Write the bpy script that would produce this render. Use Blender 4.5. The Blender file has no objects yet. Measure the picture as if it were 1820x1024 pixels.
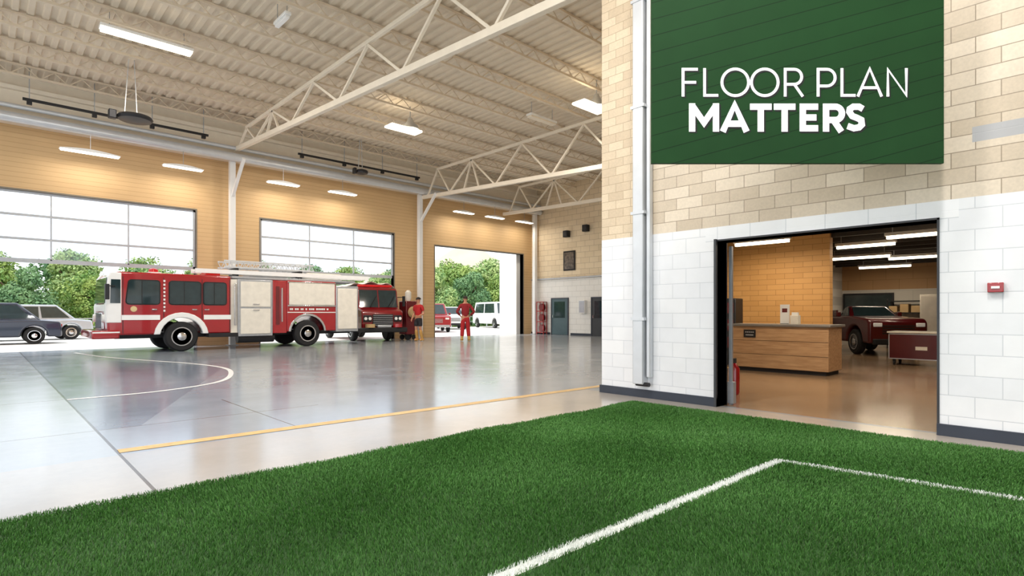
import bpy, bmesh, math, random
import numpy as np
from mathutils import Vector, Matrix
random.seed(7); np.random.seed(7)
S=bpy.context.scene; COL=S.collection
def lin(c):
    c=c/255.0
    return c/12.92 if c<=.04045 else ((c+.055)/1.055)**2.4
def rgb(r,g,b): return (lin(r),lin(g),lin(b),1)

# ---------------------------------------------------------------- materials
class NB:
    def __init__(s,name):
        s.m=bpy.data.materials.new(name); s.m.use_nodes=True; s.nt=s.m.node_tree
        s.b=s.nt.nodes['Principled BSDF']; s.out=s.nt.nodes['Material Output']
    def n(s,t): return s.nt.nodes.new(t)
    def put(s,v,sock):
        if isinstance(v,bpy.types.NodeSocket): s.nt.links.new(v,sock)
        else: sock.default_value=v
    def math(s,op,a,b=0.0,c=None):
        n=s.n('ShaderNodeMath'); n.operation=op; s.put(a,n.inputs[0]); s.put(b,n.inputs[1])
        if c is not None: s.put(c,n.inputs[2])
        return n.outputs[0]
    def pos(s):
        g=s.n('ShaderNodeNewGeometry'); x=s.n('ShaderNodeSeparateXYZ'); s.nt.links.new(g.outputs['Position'],x.inputs[0])
        return g.outputs['Position'],x.outputs[0],x.outputs[1],x.outputs[2]
    def obj(s):
        g=s.n('ShaderNodeTexCoord'); return g.outputs['Object']
    def noise(s,vec,scale,detail=3,rough=.5):
        n=s.n('ShaderNodeTexNoise'); n.inputs['Scale'].default_value=scale; n.inputs['Detail'].default_value=detail
        n.inputs['Roughness'].default_value=rough
        s.nt.links.new(vec,n.inputs['Vector']); return n.outputs['Fac']
    def mix(s,f,a,b,mode='MIX'):
        n=s.n('ShaderNodeMix'); n.data_type='RGBA'; n.blend_type=mode
        s.put(f,n.inputs[0]); s.put(a,n.inputs[6]); s.put(b,n.inputs[7]); return n.outputs[2]
    def mr(s,v,a,b,c,d):
        n=s.n('ShaderNodeMapRange'); s.put(v,n.inputs[0])
        for i,k in enumerate((a,b,c,d)): n.inputs[i+1].default_value=k
        return n.outputs[0]
    def comb(s,x,y,z=0.0):
        n=s.n('ShaderNodeCombineXYZ'); s.put(x,n.inputs[0]); s.put(y,n.inputs[1]); s.put(z,n.inputs[2]); return n.outputs[0]
    def vscale(s,col,f):
        n=s.n('ShaderNodeVectorMath'); n.operation='SCALE'; s.put(col,n.inputs[0]) if isinstance(col,bpy.types.NodeSocket) else setattr(n.inputs[0],'default_value',col[:3])
        s.put(f,n.inputs['Scale']); return n.outputs[0]
    def bump(s,h,strength=.3,dist=.01):
        n=s.n('ShaderNodeBump'); n.inputs['Strength'].default_value=strength; n.inputs['Distance'].default_value=dist
        s.nt.links.new(h,n.inputs['Height']); s.nt.links.new(n.outputs[0],s.b.inputs['Normal'])
    def brick(s,vec,w,h,c1,c2,mor,ms=.006,off=.5):
        n=s.n('ShaderNodeTexBrick'); s.nt.links.new(vec,n.inputs['Vector'])
        n.inputs['Scale'].default_value=1; n.inputs['Brick Width'].default_value=w; n.inputs['Row Height'].default_value=h
        n.inputs['Color1'].default_value=c1; n.inputs['Color2'].default_value=c2; n.inputs['Mortar'].default_value=mor
        n.inputs['Mortar Size'].default_value=ms; n.inputs['Mortar Smooth'].default_value=.3; n.offset=off
        return n.outputs['Color'],n.outputs['Fac']

def mat(name,col,rough=.5,metal=0.,var=.08,scale=5,coat=0.,bump=0.,em=0.,emc=None):
    k=NB(name); v=k.obj(); f=k.noise(v,scale,4)
    k.put(k.vscale(col,k.mr(f,.25,.75,1-var,1+var)),k.b.inputs['Base Color'])
    k.b.inputs['Roughness'].default_value=rough; k.b.inputs['Metallic'].default_value=metal
    k.b.inputs['Coat Weight'].default_value=coat
    if bump: k.bump(k.noise(v,scale*12,3),bump,.01)
    if em:
        k.b.inputs['Emission Color'].default_value=emc or col; k.b.inputs['Emission Strength'].default_value=em
    return k.m

M_white=mat('white_paint',rgb(238,238,237),.35,coat=.3,var=.03)
M_cream=mat('cream_steel',rgb(238,227,209),.5,var=.04)
M_joist=mat('joist_steel',rgb(218,203,181),.5,var=.05)
M_deck=mat('roof_deck',rgb(222,208,187),.6,var=.05,scale=2)
M_red=mat('red_paint',rgb(158,14,24),.22,coat=.8,var=.05)
M_red2=mat('deep_red_paint',rgb(124,12,20),.28,coat=.6,var=.05)
M_dred=mat('dark_red_paint',rgb(100,12,20),.3,coat=.5)
M_vdred=mat('very_dark_red_paint',rgb(78,10,16),.3,coat=.5)
M_black=mat('black_rubber',rgb(24,24,26),.75,bump=.2)
M_dark=mat('dark_metal',rgb(45,45,48),.45,metal=.5)
M_glass=mat('vehicle_glass',rgb(38,54,58),.06,var=.25,coat=.5)
M_chrome=mat('chrome',rgb(205,205,208),.18,metal=1.,var=.03)
M_steel=mat('galvanised_steel',rgb(180,183,188),.35,metal=.5,var=.08,scale=12)
M_pipe=mat('painted_pipe',rgb(210,213,217),.35,metal=.3,var=.05)
M_lampw=mat('warm_lamp',rgb(255,246,225),.4,em=7.,emc=rgb(255,238,205))
M_lamp=mat('white_lamp',rgb(255,252,245),.4,em=4.,emc=rgb(255,248,236))
M_head=mat('headlamp',rgb(225,225,220),.1,em=.1)
M_blue=mat('dark_blue_paint',rgb(24,34,58),.2,coat=.8)
M_silver=mat('silver_paint',rgb(186,191,200),.25,metal=.4,coat=.6)
M_navy=mat('navy_base',rgb(50,56,68),.5)
M_skin=mat('skin',rgb(190,134,104),.5)
M_hair=mat('dark_hair',rgb(38,26,20),.7,bump=.6)
M_shirt=mat('red_shirt',rgb(176,28,32),.8,bump=.3)
M_dshirt=mat('dark_red_shirt',rgb(136,24,30),.8,bump=.3)
M_pants=mat('red_trousers',rgb(168,26,32),.8,bump=.3)
M_shorts=mat('dark_shorts',rgb(40,38,42),.8,bump=.3)
M_boot=mat('tan_boots',rgb(190,146,78),.6)
M_yellow=mat('yellow_line_paint',rgb(206,170,112),.4,var=.18,scale=9)
M_lpaint=mat('white_line_paint',rgb(232,232,232),.4,var=.05)
M_bark=mat('bark',rgb(90,70,52),.9,bump=.6)
M_wash=mat('canvas_white',rgb(226,220,208),.8,bump=.1)
M_tan=mat('tan_box',rgb(190,160,115),.7)
M_letter_glow=mat('glowing_white_letters',rgb(250,250,250),.6,var=.01,em=.35,emc=(1,1,1,1))  # slight emission put in to whiten the letters, which are no lamp

def wall_mat():
    k=NB('block_wall'); p,x,y,z=k.pos()
    nz=k.noise(p,3,4); nf=k.noise(p,40,4)
    v=k.comb(y,z)
    c1,f1=k.brick(v,.40,.2,rgb(239,240,242),rgb(232,234,238),rgb(208,211,216),.0045)
    jit=k.comb(k.math('ADD',y,.13),k.math('ADD',z,-.004))
    c2,f2=k.brick(jit,.37,.153,rgb(226,212,192),rgb(200,184,162),rgb(156,141,122),.005)
    c3,f3=k.brick(jit,.26,.125,rgb(226,208,180),rgb(208,188,160),rgb(178,156,128),.0042)
    col=k.math('GREATER_THAN',y,4.55)
    up=k.vscale(k.mix(col,c2,c3),k.mr(nf,.3,.7,.95,1.05))
    upz=k.math('GREATER_THAN',z,2.31)
    c=k.mix(upz,c1,up)
    c4,f4=k.brick(k.comb(y,k.math('ADD',z,-2.13)),.42,.185,rgb(241,242,244),rgb(235,237,240),rgb(206,210,215),.0045,0)
    lt=k.math('MULTIPLY',k.math('MULTIPLY',k.math('GREATER_THAN',z,2.125),k.math('LESS_THAN',z,2.31)),k.math('LESS_THAN',k.math('ABSOLUTE',k.math('SUBTRACT',y,2.22)),1.3))
    c=k.mix(lt,c,c4)
    g=k.math('MULTIPLY',k.math('MULTIPLY',k.math('GREATER_THAN',z,2.83),k.math('LESS_THAN',z,2.975)),k.math('LESS_THAN',k.math('ABSOLUTE',k.math('SUBTRACT',y,.55)),.27))
    c=k.mix(g,c,rgb(176,176,178))
    ff=k.mix(upz,f1,k.mix(col,f2,f3))
    k.put(k.vscale(c,k.mr(nz,.2,.8,.93,1.03)),k.b.inputs['Base Color'])
    k.b.inputs['Roughness'].default_value=.5
    h=k.math('ADD',k.math('MULTIPLY',ff,-1.0),k.math('MULTIPLY',k.noise(p,60,3),.2))
    k.bump(h,.28,.005); return k.m
def simple_brick(name,axis,w,h,c1,c2,mor,ms=.006,rough=.6,low=None,lowz=0):
    k=NB(name); p,x,y,z=k.pos(); u=x if axis=='x' else y
    c,f=k.brick(k.comb(u,z),w,h,c1,c2,mor,ms)
    if low: 
        cl,fl=k.brick(k.comb(u,z),w,h,low,low,tuple(a*.75 for a in low[:3])+(1,),ms)
        c=k.mix(k.math('LESS_THAN',z,lowz),c,cl)
    k.put(k.vscale(c,k.mr(k.noise(p,1.2,4),.2,.8,.95,1.04)),k.b.inputs['Base Color'])
    k.b.inputs['Roughness'].default_value=rough
    k.bump(k.math('MULTIPLY',f,-1.),.3,.006); return k.m
M_wallp=wall_mat()
M_walln=simple_brick('tan_siding','x',200.,.15,rgb(209,176,130),rgb(207,173,127),rgb(186,152,106),.008)
M_walle=simple_brick('end_block','y',.6,.3,rgb(226,208,178),rgb(216,197,166),rgb(178,158,130),.01,low=rgb(232,230,225),lowz=3.1)
M_orwall=simple_brick('orange_block','y',.4,.125,rgb(214,164,100),rgb(204,154,90),rgb(164,118,62),.005)
M_storee=simple_brick('store_far','y',.8,.4,rgb(182,142,98),rgb(176,136,92),rgb(140,104,64),.006,low=rgb(214,208,198),lowz=2.05)
def floor_mat():
    k=NB('polished_concrete'); p,x,y,z=k.pos()
    n1=k.noise(p,.3,4,.5); n2=k.noise(p,1.2,5,.6); n3=k.noise(p,16,4)
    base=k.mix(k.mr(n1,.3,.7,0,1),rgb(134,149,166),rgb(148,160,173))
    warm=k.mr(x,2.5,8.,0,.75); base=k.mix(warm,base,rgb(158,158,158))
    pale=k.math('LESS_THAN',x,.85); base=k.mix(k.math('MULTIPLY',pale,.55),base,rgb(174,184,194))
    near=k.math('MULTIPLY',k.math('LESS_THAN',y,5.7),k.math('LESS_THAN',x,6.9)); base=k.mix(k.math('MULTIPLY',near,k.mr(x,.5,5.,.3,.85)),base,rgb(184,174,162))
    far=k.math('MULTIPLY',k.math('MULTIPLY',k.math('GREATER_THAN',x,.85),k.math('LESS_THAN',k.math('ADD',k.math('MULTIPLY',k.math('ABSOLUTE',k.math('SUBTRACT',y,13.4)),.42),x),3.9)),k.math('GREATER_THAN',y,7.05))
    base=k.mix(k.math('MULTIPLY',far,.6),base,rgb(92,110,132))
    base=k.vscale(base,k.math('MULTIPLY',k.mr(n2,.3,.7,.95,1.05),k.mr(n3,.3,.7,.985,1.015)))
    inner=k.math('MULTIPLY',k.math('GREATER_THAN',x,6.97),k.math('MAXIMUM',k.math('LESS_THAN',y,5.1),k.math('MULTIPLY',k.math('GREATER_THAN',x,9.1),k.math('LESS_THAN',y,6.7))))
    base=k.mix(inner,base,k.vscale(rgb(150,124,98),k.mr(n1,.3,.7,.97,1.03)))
    def seam(v,c,w=.009): return k.math('LESS_THAN',k.math('ABSOLUTE',k.math('SUBTRACT',v,c)),w)
    s=seam(x,.85,.012)
    s=k.math('MAXIMUM',s,k.math('MULTIPLY',seam(x,2.42,.008),k.math('MULTIPLY',k.math('GREATER_THAN',y,5.85),k.math('LESS_THAN',y,8.4))))
    s=k.math('MAXIMUM',s,k.math('MULTIPLY',seam(y,7.05),k.math('LESS_THAN',x,3.2)))
    s=k.math('MAXIMUM',s,seam(x,-2.2)); s=k.math('MAXIMUM',s,k.math('MULTIPLY',seam(y,13.2,.012),k.math('LESS_THAN',x,.85)))
    s=k.math('MAXIMUM',s,k.math('MULTIPLY',seam(y,9.9,.012),k.math('LESS_THAN',x,.85)))
    k.put(k.mix(k.math('MULTIPLY',s,.9),base,rgb(40,44,50)),k.b.inputs['Base Color'])
    k.put(k.mr(n2,.3,.7,.13,.2),k.b.inputs['Roughness'])
    k.b.inputs['Specular IOR Level'].default_value=.85
    return k.m
M_floor=floor_mat()
def ground_mat():
    k=NB('apron_concrete'); p,x,y,z=k.pos()
    c=k.mix(k.math('GREATER_THAN',y,39.),rgb(224,222,218),rgb(120,138,70))
    k.put(k.vscale(c,k.mr(k.noise(p,.5,4),.3,.7,.9,1.08)),k.b.inputs['Base Color']); k.b.inputs['Roughness'].default_value=.8; return k.m
M_ground=ground_mat()
def turf_mat(base=False):
    k=NB('turf_backing' if base else 'turf_blades'); p,x,y,z=k.pos()
    n=k.noise(p,3,3); n2=k.noise(p,110,2)
    c=k.mix(k.mr(n,.3,.7,0,1),rgb(50,102,36),rgb(60,116,43))
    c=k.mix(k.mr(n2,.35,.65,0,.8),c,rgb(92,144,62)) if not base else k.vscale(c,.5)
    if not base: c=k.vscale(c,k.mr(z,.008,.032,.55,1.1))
    m1=k.math('MULTIPLY',k.math('LESS_THAN',k.math('ABSOLUTE',k.math('SUBTRACT',y,k.math('SUBTRACT',1.909,k.math('MULTIPLY',x,.033)))),.034),k.math('LESS_THAN',x,4.655))
    m2=k.math('MULTIPLY',k.math('LESS_THAN',k.math('ABSOLUTE',k.math('SUBTRACT',x,k.math('SUBTRACT',4.826,k.math('MULTIPLY',y,.111)))),.022),k.math('LESS_THAN',y,1.785))
    c=k.mix(k.math('MAXIMUM',m1,m2),c,rgb(240,243,240))
    k.put(c,k.b.inputs['Base Color']); k.b.inputs['Roughness'].default_value=.6; return k.m
M_turf=turf_mat(); M_turfb=turf_mat(True)
def leaf_mat(name,a,b):
    k=NB(name); v=k.obj(); c=k.mix(k.mr(k.noise(v,1.6,3),.35,.65,0,1),a,b)
    c=k.vscale(c,k.mr(k.noise(v,14,2),.3,.7,.75,1.25)); k.put(c,k.b.inputs['Base Color']); k.b.inputs['Roughness'].default_value=.7
    return k.m
M_leaf=[leaf_mat('leaves_a',rgb(100,142,66),rgb(180,200,112)),leaf_mat('leaves_b',rgb(112,154,92),rgb(190,208,136)),leaf_mat('leaves_c',rgb(84,126,84),rgb(136,172,116))]
def pane_mat():
    k=NB('door_pane'); nt=k.nt; t=k.n('ShaderNodeBsdfTransparent'); t.inputs[0].default_value=(.95,.97,1,1)
    g=k.n('ShaderNodeBsdfGlossy'); g.inputs['Roughness'].default_value=.05
    m=k.n('ShaderNodeMixShader'); f=k.math('MULTIPLY',k.noise(k.obj(),1,2),.12); nt.links.new(f,m.inputs[0]); nt.links.new(t.outputs[0],m.inputs[1]); nt.links.new(g.outputs[0],m.inputs[2])
    nt.links.new(m.outputs[0],k.out.inputs[0]); return k.m
M_pane=pane_mat()
def wood_mat():
    k=NB('oak_panel'); v=k.obj(); mp=k.n('ShaderNodeMapping'); mp.inputs['Scale'].default_value=(8,1.2,14); k.nt.links.new(v,mp.inputs[0])
    f=k.noise(mp.outputs[0],2,6,.6); k.put(k.mix(k.mr(f,.3,.7,0,1),rgb(158,120,84),rgb(196,160,120)),k.b.inputs['Base Color']); k.b.inputs['Roughness'].default_value=.4; return k.m
M_wood=wood_mat()
def green_mat():
    k=NB('green_board'); v=k.obj(); s=k.n('ShaderNodeSeparateXYZ'); k.nt.links.new(v,s.inputs[0])
    d=k.math('ADD',s.outputs[2],k.math('MULTIPLY',s.outputs[0],-.27))
    fr=k.math('FRACT',k.math('MULTIPLY',d,6.5)); ln=k.math('LESS_THAN',fr,.045)
    c=k.vscale(rgb(25,64,30),k.mr(k.noise(v,2,4),.3,.7,.92,1.08)); c=k.mix(k.math('MULTIPLY',ln,.8),c,rgb(6,28,12))
    k.put(c,k.b.inputs['Base Color']); k.b.inputs['Roughness'].default_value=.7; k.b.inputs['Specular IOR Level'].default_value=.2; return k.m
M_green=green_mat()
M_poster=mat('poster_print',rgb(90,80,72),.4,var=.9,scale=7)

# ---------------------------------------------------------------- mesh helper
class G:
    def __init__(s): s.v=[]; s.f=[]
    def add(s,vs,fs):
        o=len(s.v); s.v+=[tuple(q) for q in vs]; s.f+=[tuple(i+o for i in f) for f in fs]; return s
    def box(s,x0,x1,y0,y1,z0,z1):
        return s.add([(x0,y0,z0),(x1,y0,z0),(x1,y1,z0),(x0,y1,z0),(x0,y0,z1),(x1,y0,z1),(x1,y1,z1),(x0,y1,z1)],
          [(0,3,2,1),(4,5,6,7),(0,1,5,4),(1,2,6,5),(2,3,7,6),(3,0,4,7)])
    def bar(s,p,q,w,h=None):
        h=h or w; p=Vector(p); q=Vector(q); d=(q-p).normalized(); up=Vector((0,0,1))
        if abs(d.z)>.95: up=Vector((0,1,0))
        a=d.cross(up).normalized()*w/2; b=a.cross(d).normalized()*h/2
        vs=[p-a-b,p+a-b,p+a+b,p-a+b,q-a-b,q+a-b,q+a+b,q-a+b]
        return s.add(vs,[(0,3,2,1),(4,5,6,7),(0,1,5,4),(1,2,6,5),(2,3,7,6),(3,0,4,7)])
    def prism(s,poly,a,b,plane='xz',inset=None):
        n=len(poly); vs=[]
        for k in (a,b):
            for (p,q) in poly:
                vs.append({'xz':(p,k,q),'yz':(k,p,q),'xy':(p,q,k)}[plane])
        fs=[tuple(range(n)),tuple(range(2*n-1,n-1,-1))]+[(i,(i+1)%n,(i+1)%n+n,i+n) for i in range(n)]
        return s.add(vs,fs)
    def lathe(s,prof,c=(0,0,0),axis='z',seg=24,cap=True):
        vs=[];fs=[]
        for (r,h) in prof:
            for i in range(seg):
                t=2*math.pi*i/seg; u=r*math.cos(t); w=r*math.sin(t)
                vs.append({'z':(u,w,h),'y':(u,h,w),'x':(h,u,w)}[axis])
        m=len(prof)
        for j in range(m-1):
            for i in range(seg):
                k=(i+1)%seg; fs.append((j*seg+i,j*seg+k,(j+1)*seg+k,(j+1)*seg+i))
        if cap: fs.append(tuple(range(seg))); fs.append(tuple((m-1)*seg+i for i in range(seg)))
        return s.add([(a+c[0],b+c[1],d+c[2]) for a,b,d in vs],fs)
    def ball(s,c,r,seg=14,rings=8,z0=-1.):
        rx,ry,rz=r if isinstance(r,(tuple,list)) else (r,r,r)
        pr=[]
        for j in range(rings+1):
            t=-math.pi/2+math.pi*j/rings
            if math.sin(t)>=z0-1e-6: pr.append((max(math.cos(t),.001),math.sin(t)))
        o=len(s.v); s.lathe(pr,(0,0,0),'z',seg)
        for i in range(o,len(s.v)):
            x,y,z=s.v[i]; s.v[i]=(c[0]+x*rx,c[1]+y*ry,c[2]+z*rz)
        return s
    def off(s,d): s.v=[(x+d[0],y+d[1],z+d[2]) for x,y,z in s.v]; return s
    def obj(s,name,m,parent=None,label=None,bevel=0,smooth=False,off=None,seg=2):
        if off: s.off(off)
        me=bpy.data.meshes.new(name); me.from_pydata(s.v,[],s.f)
        bm=bmesh.new(); bm.from_mesh(me); bmesh.ops.recalc_face_normals(bm,faces=bm.faces); bm.to_mesh(me); bm.free()
        me.materials.append(m); o=bpy.data.objects.new(name,me); COL.objects.link(o)
        if parent: o.parent=parent
        if label: o['label']=label
        if smooth or bevel:
            me.polygons.foreach_set('use_smooth',[True]*len(me.polygons))
            if hasattr(me,'set_sharp_from_angle'): me.set_sharp_from_angle(angle=math.radians(38))
        if bevel:
            b=o.modifiers.new('bevel','BEVEL'); b.width=bevel; b.segments=seg; b.limit_method='ANGLE'; b.angle_limit=math.radians(35)
        return o
def tag(o,label,cat,group=None,kind=None):
    o['label']=label; o['category']=cat
    if group:o['group']=group
    if kind:o['kind']=kind
    return o
def thing(name,label,cat,loc=(0,0,0),rz=0,group=None):
    e=bpy.data.objects.new(name,None); e.empty_display_size=.2; COL.objects.link(e); e.location=loc; e.rotation_euler=(0,0,rz)
    return tag(e,label,cat,group)
def struct(g,name,m,bevel=0,label=None):
    o=g.obj(name,m,bevel=bevel); o['kind']='structure'
    if label:o['label']=label
    return o
def area(name,loc,size,power,col,parent=None,sy=None,rot=(0,0,0)):
    l=bpy.data.lights.new(name,'AREA'); l.energy=power; l.color=col; l.size=size
    if sy: l.shape='RECTANGLE'; l.size_y=sy
    o=bpy.data.objects.new(name,l); COL.objects.link(o); o.location=loc; o.rotation_euler=rot
    if parent:o.parent=parent
    return o

# ---------------------------------------------------------------- shell
ZC=8.36
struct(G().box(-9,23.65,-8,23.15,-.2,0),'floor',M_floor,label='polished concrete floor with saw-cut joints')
struct(G().box(-140,190,-60,190,-.5,-.22),'ground',M_ground,label='pale concrete apron and grass verge outside')
struct(G().box(-9,23.65,23.15,34,-.22,-.01).box(-40,60,34,39,-.22,-.01).box(-40,-9,23.15,34,-.22,-.01).box(23.65,60,23.15,34,-.22,-.01),'trim_1',M_ground,label='pale concrete apron outside the bay doors')
g=G()
g.box(-9,-2.5,22.9,23.15,0,8.4).box(-2.5,5.71,22.9,23.15,5.0,8.4).box(5.71,8.02,22.9,23.15,0,8.4).box(8.02,14.1,22.9,23.15,4.96,8.4)
g.box(14.1,16.47,22.9,23.15,0,8.4).box(16.47,22.7,22.9,23.15,4.6,8.4).box(22.7,23.4,22.9,23.15,0,8.4)
struct(g,'wall_north',M_walln,label='tan sided wall with bay doors')
struct(G().box(23.4,23.65,6.8,23.15,0,8.4),'wall_east',M_walle)
struct(G().box(23.4,23.65,-2.2,6.8,0,3.2),'wall_storeroom_east',M_storee)
g=G().box(6.84,7.1,-8,1.09,0,ZC).box(6.84,7.1,3.36,5.2,0,ZC).box(6.84,7.1,1.09,3.36,2.125,ZC)
struct(g,'wall_partition',M_wallp,label='block wall, white below and beige above')
struct(G().box(7.1,9.2,5.0,5.2,0,ZC).box(9.0,9.2,5.2,6.6,0,ZC).box(9.0,23.4,6.6,6.8,0,ZC),'wall_south',M_walle)
struct(G().box(13.5,13.7,4.05,6.6,0,3.0),'wall_storeroom',M_orwall)
struct(G().box(7.1,23.4,-2.2,-2.0,0,3.0),'wall_storeroom_south',M_orwall)
M_dceil=mat('dark_ceiling',rgb(50,42,36),.7)
struct(G().box(7.1,9.2,-2,5.0,3.0,3.08).box(9.2,23.4,-2,6.6,3.0,3.08),'ceiling_storeroom',M_dceil,label='dark exposed metal deck ceiling')
g=G()
for i in range(16): g.box(7.6+i,7.68+i,-2,5.0 if i<2 else 6.6,2.88,3.0)
struct(g,'trim_9',M_dceil,label='dark ceiling beams')
vs=[];fs=[];x=-9.;pr=[]
while x<23.6: pr+=[(x,ZC),(x+.11,ZC),(x+.14,ZC+.05),(x+.25,ZC+.05)]; x+=.28
for (a,z) in pr: vs+=[(a,-8,z),(a,23.0,z)]
for i in range(len(pr)-1): fs.append((2*i,2*i+1,2*i+3,2*i+2))
struct(G().add(vs,fs).box(-9,23.65,-8,23.15,ZC+.1,ZC+.25),'ceiling',M_deck,label='cream corrugated metal roof deck')
struct(G().box(-9,23.4,22.45,22.9,6.98,ZC).box(-9,23.4,22.3,22.45,7.9,8.02).box(-9,23.4,22.3,22.45,6.95,7.1),'trim_2',M_cream,label='cream steel eave bulkhead')
struct(G().lathe([(.15,-9),(.15,23.3)],(0,22.1,7.0),'x',20),'trim_3',M_pipe,label='long pale round duct along the eave')
struct(G().lathe([(.07,-9),(.07,23.3)],(0,22.1,7.34),'x',12),'trim_4',M_pipe)
struct(G().box(6.815,6.84,-8,1.09,0,.115).box(6.815,6.84,3.36,5.2,0,.115).box(6.815,7.1,5.2,5.225,0,.115),'baseboard_partition',M_navy)
struct(G().box(23.37,23.4,7,19.9,0,.12).box(23.37,23.4,21.4,22.9,0,.12),'baseboard_east',M_navy)
M_frame=mat('charcoal_frame',rgb(54,56,60),.5)
struct(G().box(6.83,7.1,1.07,1.09,0,2.14).box(6.80,7.12,3.36,3.39,0,2.15).box(6.83,7.1,1.07,3.38,2.125,2.145),'door_1',M_frame,label='charcoal steel frame of the wide opening')
struct(G().box(7.12,7.16,3.30,3.34,0,2.08).box(7.1,7.18,3.27,3.35,.02,.3),'trim_8',M_steel,label='steel door track post inside the opening')

M_mull=mat('door_mullion',rgb(178,182,187),.5)
def baydoor(nm,x0,x1,z0,z1,nc,nr,lab,y=22.98):
    d=thing(nm,lab,'door',((x0+x1)/2,y,z0)); d['kind']='structure'
    w=(x1-x0)/2; h=z1-z0; g=G()
    g.box(-w,w,-.03,.03,0,.13).box(-w,w,-.03,.03,h-.07,h).box(-w,-w+.07,-.03,.03,0,h).box(w-.07,w,-.03,.03,0,h)
    for i in range(1,nc): X=-w+2*w*i/nc; g.box(X-.022,X+.022,-.03,.03,.09,h-.07)
    for j in range(1,nr): Z=h*j/nr; g.box(-w+.07,w-.07,-.032,.032,Z-.035,Z+.035)
    g.obj('door_frame',M_mull,d)
    G().box(-w+.05,w-.05,-.004,.004,.08,h-.06).obj('door_pane',M_pane,d)
    return d
baydoor('door_2',-2.5,5.71,2.78,5.0,4,3,'white glazed sectional bay door, half raised')
baydoor('door_3',8.02,14.1,2.85,4.96,3,3,'glazed sectional bay door, half raised')
M_trimg=mat('grey_trim',rgb(120,112,100),.5)
g=G()
for (a,b,t) in ((-2.5,5.71,5.0),(8.02,14.1,4.96),(16.47,22.7,4.6)):
    g.box(a-.05,a,22.89,23.16,0,t+.05).box(b,b+.05,22.89,23.16,0,t+.05).box(a,b,22.89,23.16,t,t+.05)
struct(g,'trim_5',M_trimg,label='grey steel trim around bay doors')
struct(G().box(22.4,22.7,23.16,24.6,0,4.6),'trim_6',M_white,label='white return panel outside the open bay')

# joists
g=G(); x0,x1=-9,23.35
g.box(x0,x1,-.05,.05,.30,.35).box(x0,x1,-.045,.045,0,.06)
n=int((x1-x0)/.33)
for i in range(n):
    a=x0+.33*i; g.bar((a,0,.03 if i%2 else .31),(a+.33,0,.31 if i%2 else .03),.025)
j0=g.obj('roof_joist',M_joist); tag(j0,'cream open-web steel roof joist under the metal deck','joist','roof joists')
j0.location=(0,21.3,8.0)
y=19.5
while y>-7:
    c=j0.copy(); COL.objects.link(c); c.location=(0,y,8.0); y-=1.8
def truss(X,y0,y1,zb0,zb1,ztop,lab,step=3.1):
    t=thing('roof_truss',lab,'truss',(X,y0,zb0),group='roof trusses')
    zb=lambda y: zb0+(zb1-zb0)*(y0-y)/(y0-y1)
    G().bar((0,0,0),(0,y1-y0,zb1-zb0),.13,.16).obj('bottom_chord',M_cream,t,bevel=.01)
    G().bar((0,-1.2,ztop-zb0),(0,y1-y0,ztop-zb0),.09,.1).obj('top_chord',M_cream,t,bevel=.01)
    y=y0-3.7; ws=[]
    while y>y1:
        for dy in (-1.5,-.5,.5,1.5) if y>y0-4 else (-1.5,1.5):
            yy=y+dy
            if yy>y1: ws.append(((0,y-y0,ztop-zb0-.05),(0,yy-y0,zb(yy)-zb0+.05)))
        y-=step
    ws.append(((0,-1.2,ztop-zb0-.05),(0,-.5,.05))); ws.append(((0,-1.3,ztop-zb0-.05),(0,-2.2,zb(y0-2.2)-zb0)))
    for a,b in ws: G().bar(a,b,.065,.065).obj('web_member',M_cream,t)
    return t
truss(6.9,22.3,5.25,7.34,6.30,7.88,'cream steel truss with diagonal webs spanning the bay')
truss(15.3,22.3,6.85,6.75,5.95,7.88,'cream steel truss ending over the middle post')
truss(20.6,22.3,6.85,6.6,6.2,7.88,'cream steel truss near the end wall')
for i,X in enumerate((-2.9,6.8,15.2,23.1)):
    p=thing('steel_post','white square steel post with knee brace against tan wall','post',(X,22.35,0),group='steel posts')
    G().box(-.1,.1,-.1,.1,0,6.9).obj('post',M_white,p,bevel=.01)
    G().box(-.18,.18,-.16,.16,0,.03).obj('base_plate',M_steel,p)
    if i<3: G().bar((0,-.08,5.6),(.0,-1.3,6.75),.1,.1).obj('knee_brace',M_white,p)

for (a,b) in ((.86,5.76),(8.95,14.6)):
    r=thing('exhaust_rail','dark steel exhaust hose rail hung below the roof','rail',((a+b)/2,21.5,7.4),group='exhaust rails'); w=(b-a)/2
    G().box(-w,w,-.035,.035,0,.07).obj('rail',M_dark,r)
    for k in range(4):
        xx=-w+.15+(2*w-.3)*k/3; G().box(xx-.012,xx+.012,-.012,.012,.07,.96).obj('hanger',M_steel,r)
        G().box(xx-.06,xx+.06,-.06,.06,-.1,.02).obj('trolley',M_dark,r)
def reel(loc,s,lab):
    r=thing('hanging_reel',lab,'hose reel',loc,group='hanging reels')
    G().lathe([(.1*s,-.1),(.4*s,-.06),(.44*s,0),(.4*s,.06),(.12*s,.12)],(0,0,0),'z',28).obj('reel_drum',M_dark,r,smooth=True)
    G().box(-.62*s,-.44*s,-.1,.1,-.12,.12).obj('motor',M_dark,r,bevel=.02)
    h=ZC-loc[2]
    G().bar((-.25*s,0,.05),(-.15*s,0,h),.02).obj('rod',M_pipe,r); G().bar((.05*s,0,.05),(-.02*s,0,h),.02).obj('rod',M_pipe,r)
reel((3.15,18.8,6.72),1.0,'dark round hose reel hanging on two rods')
reel((11.4,21.0,7.05),.6,'small dark hose reel hanging under the eave')

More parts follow.
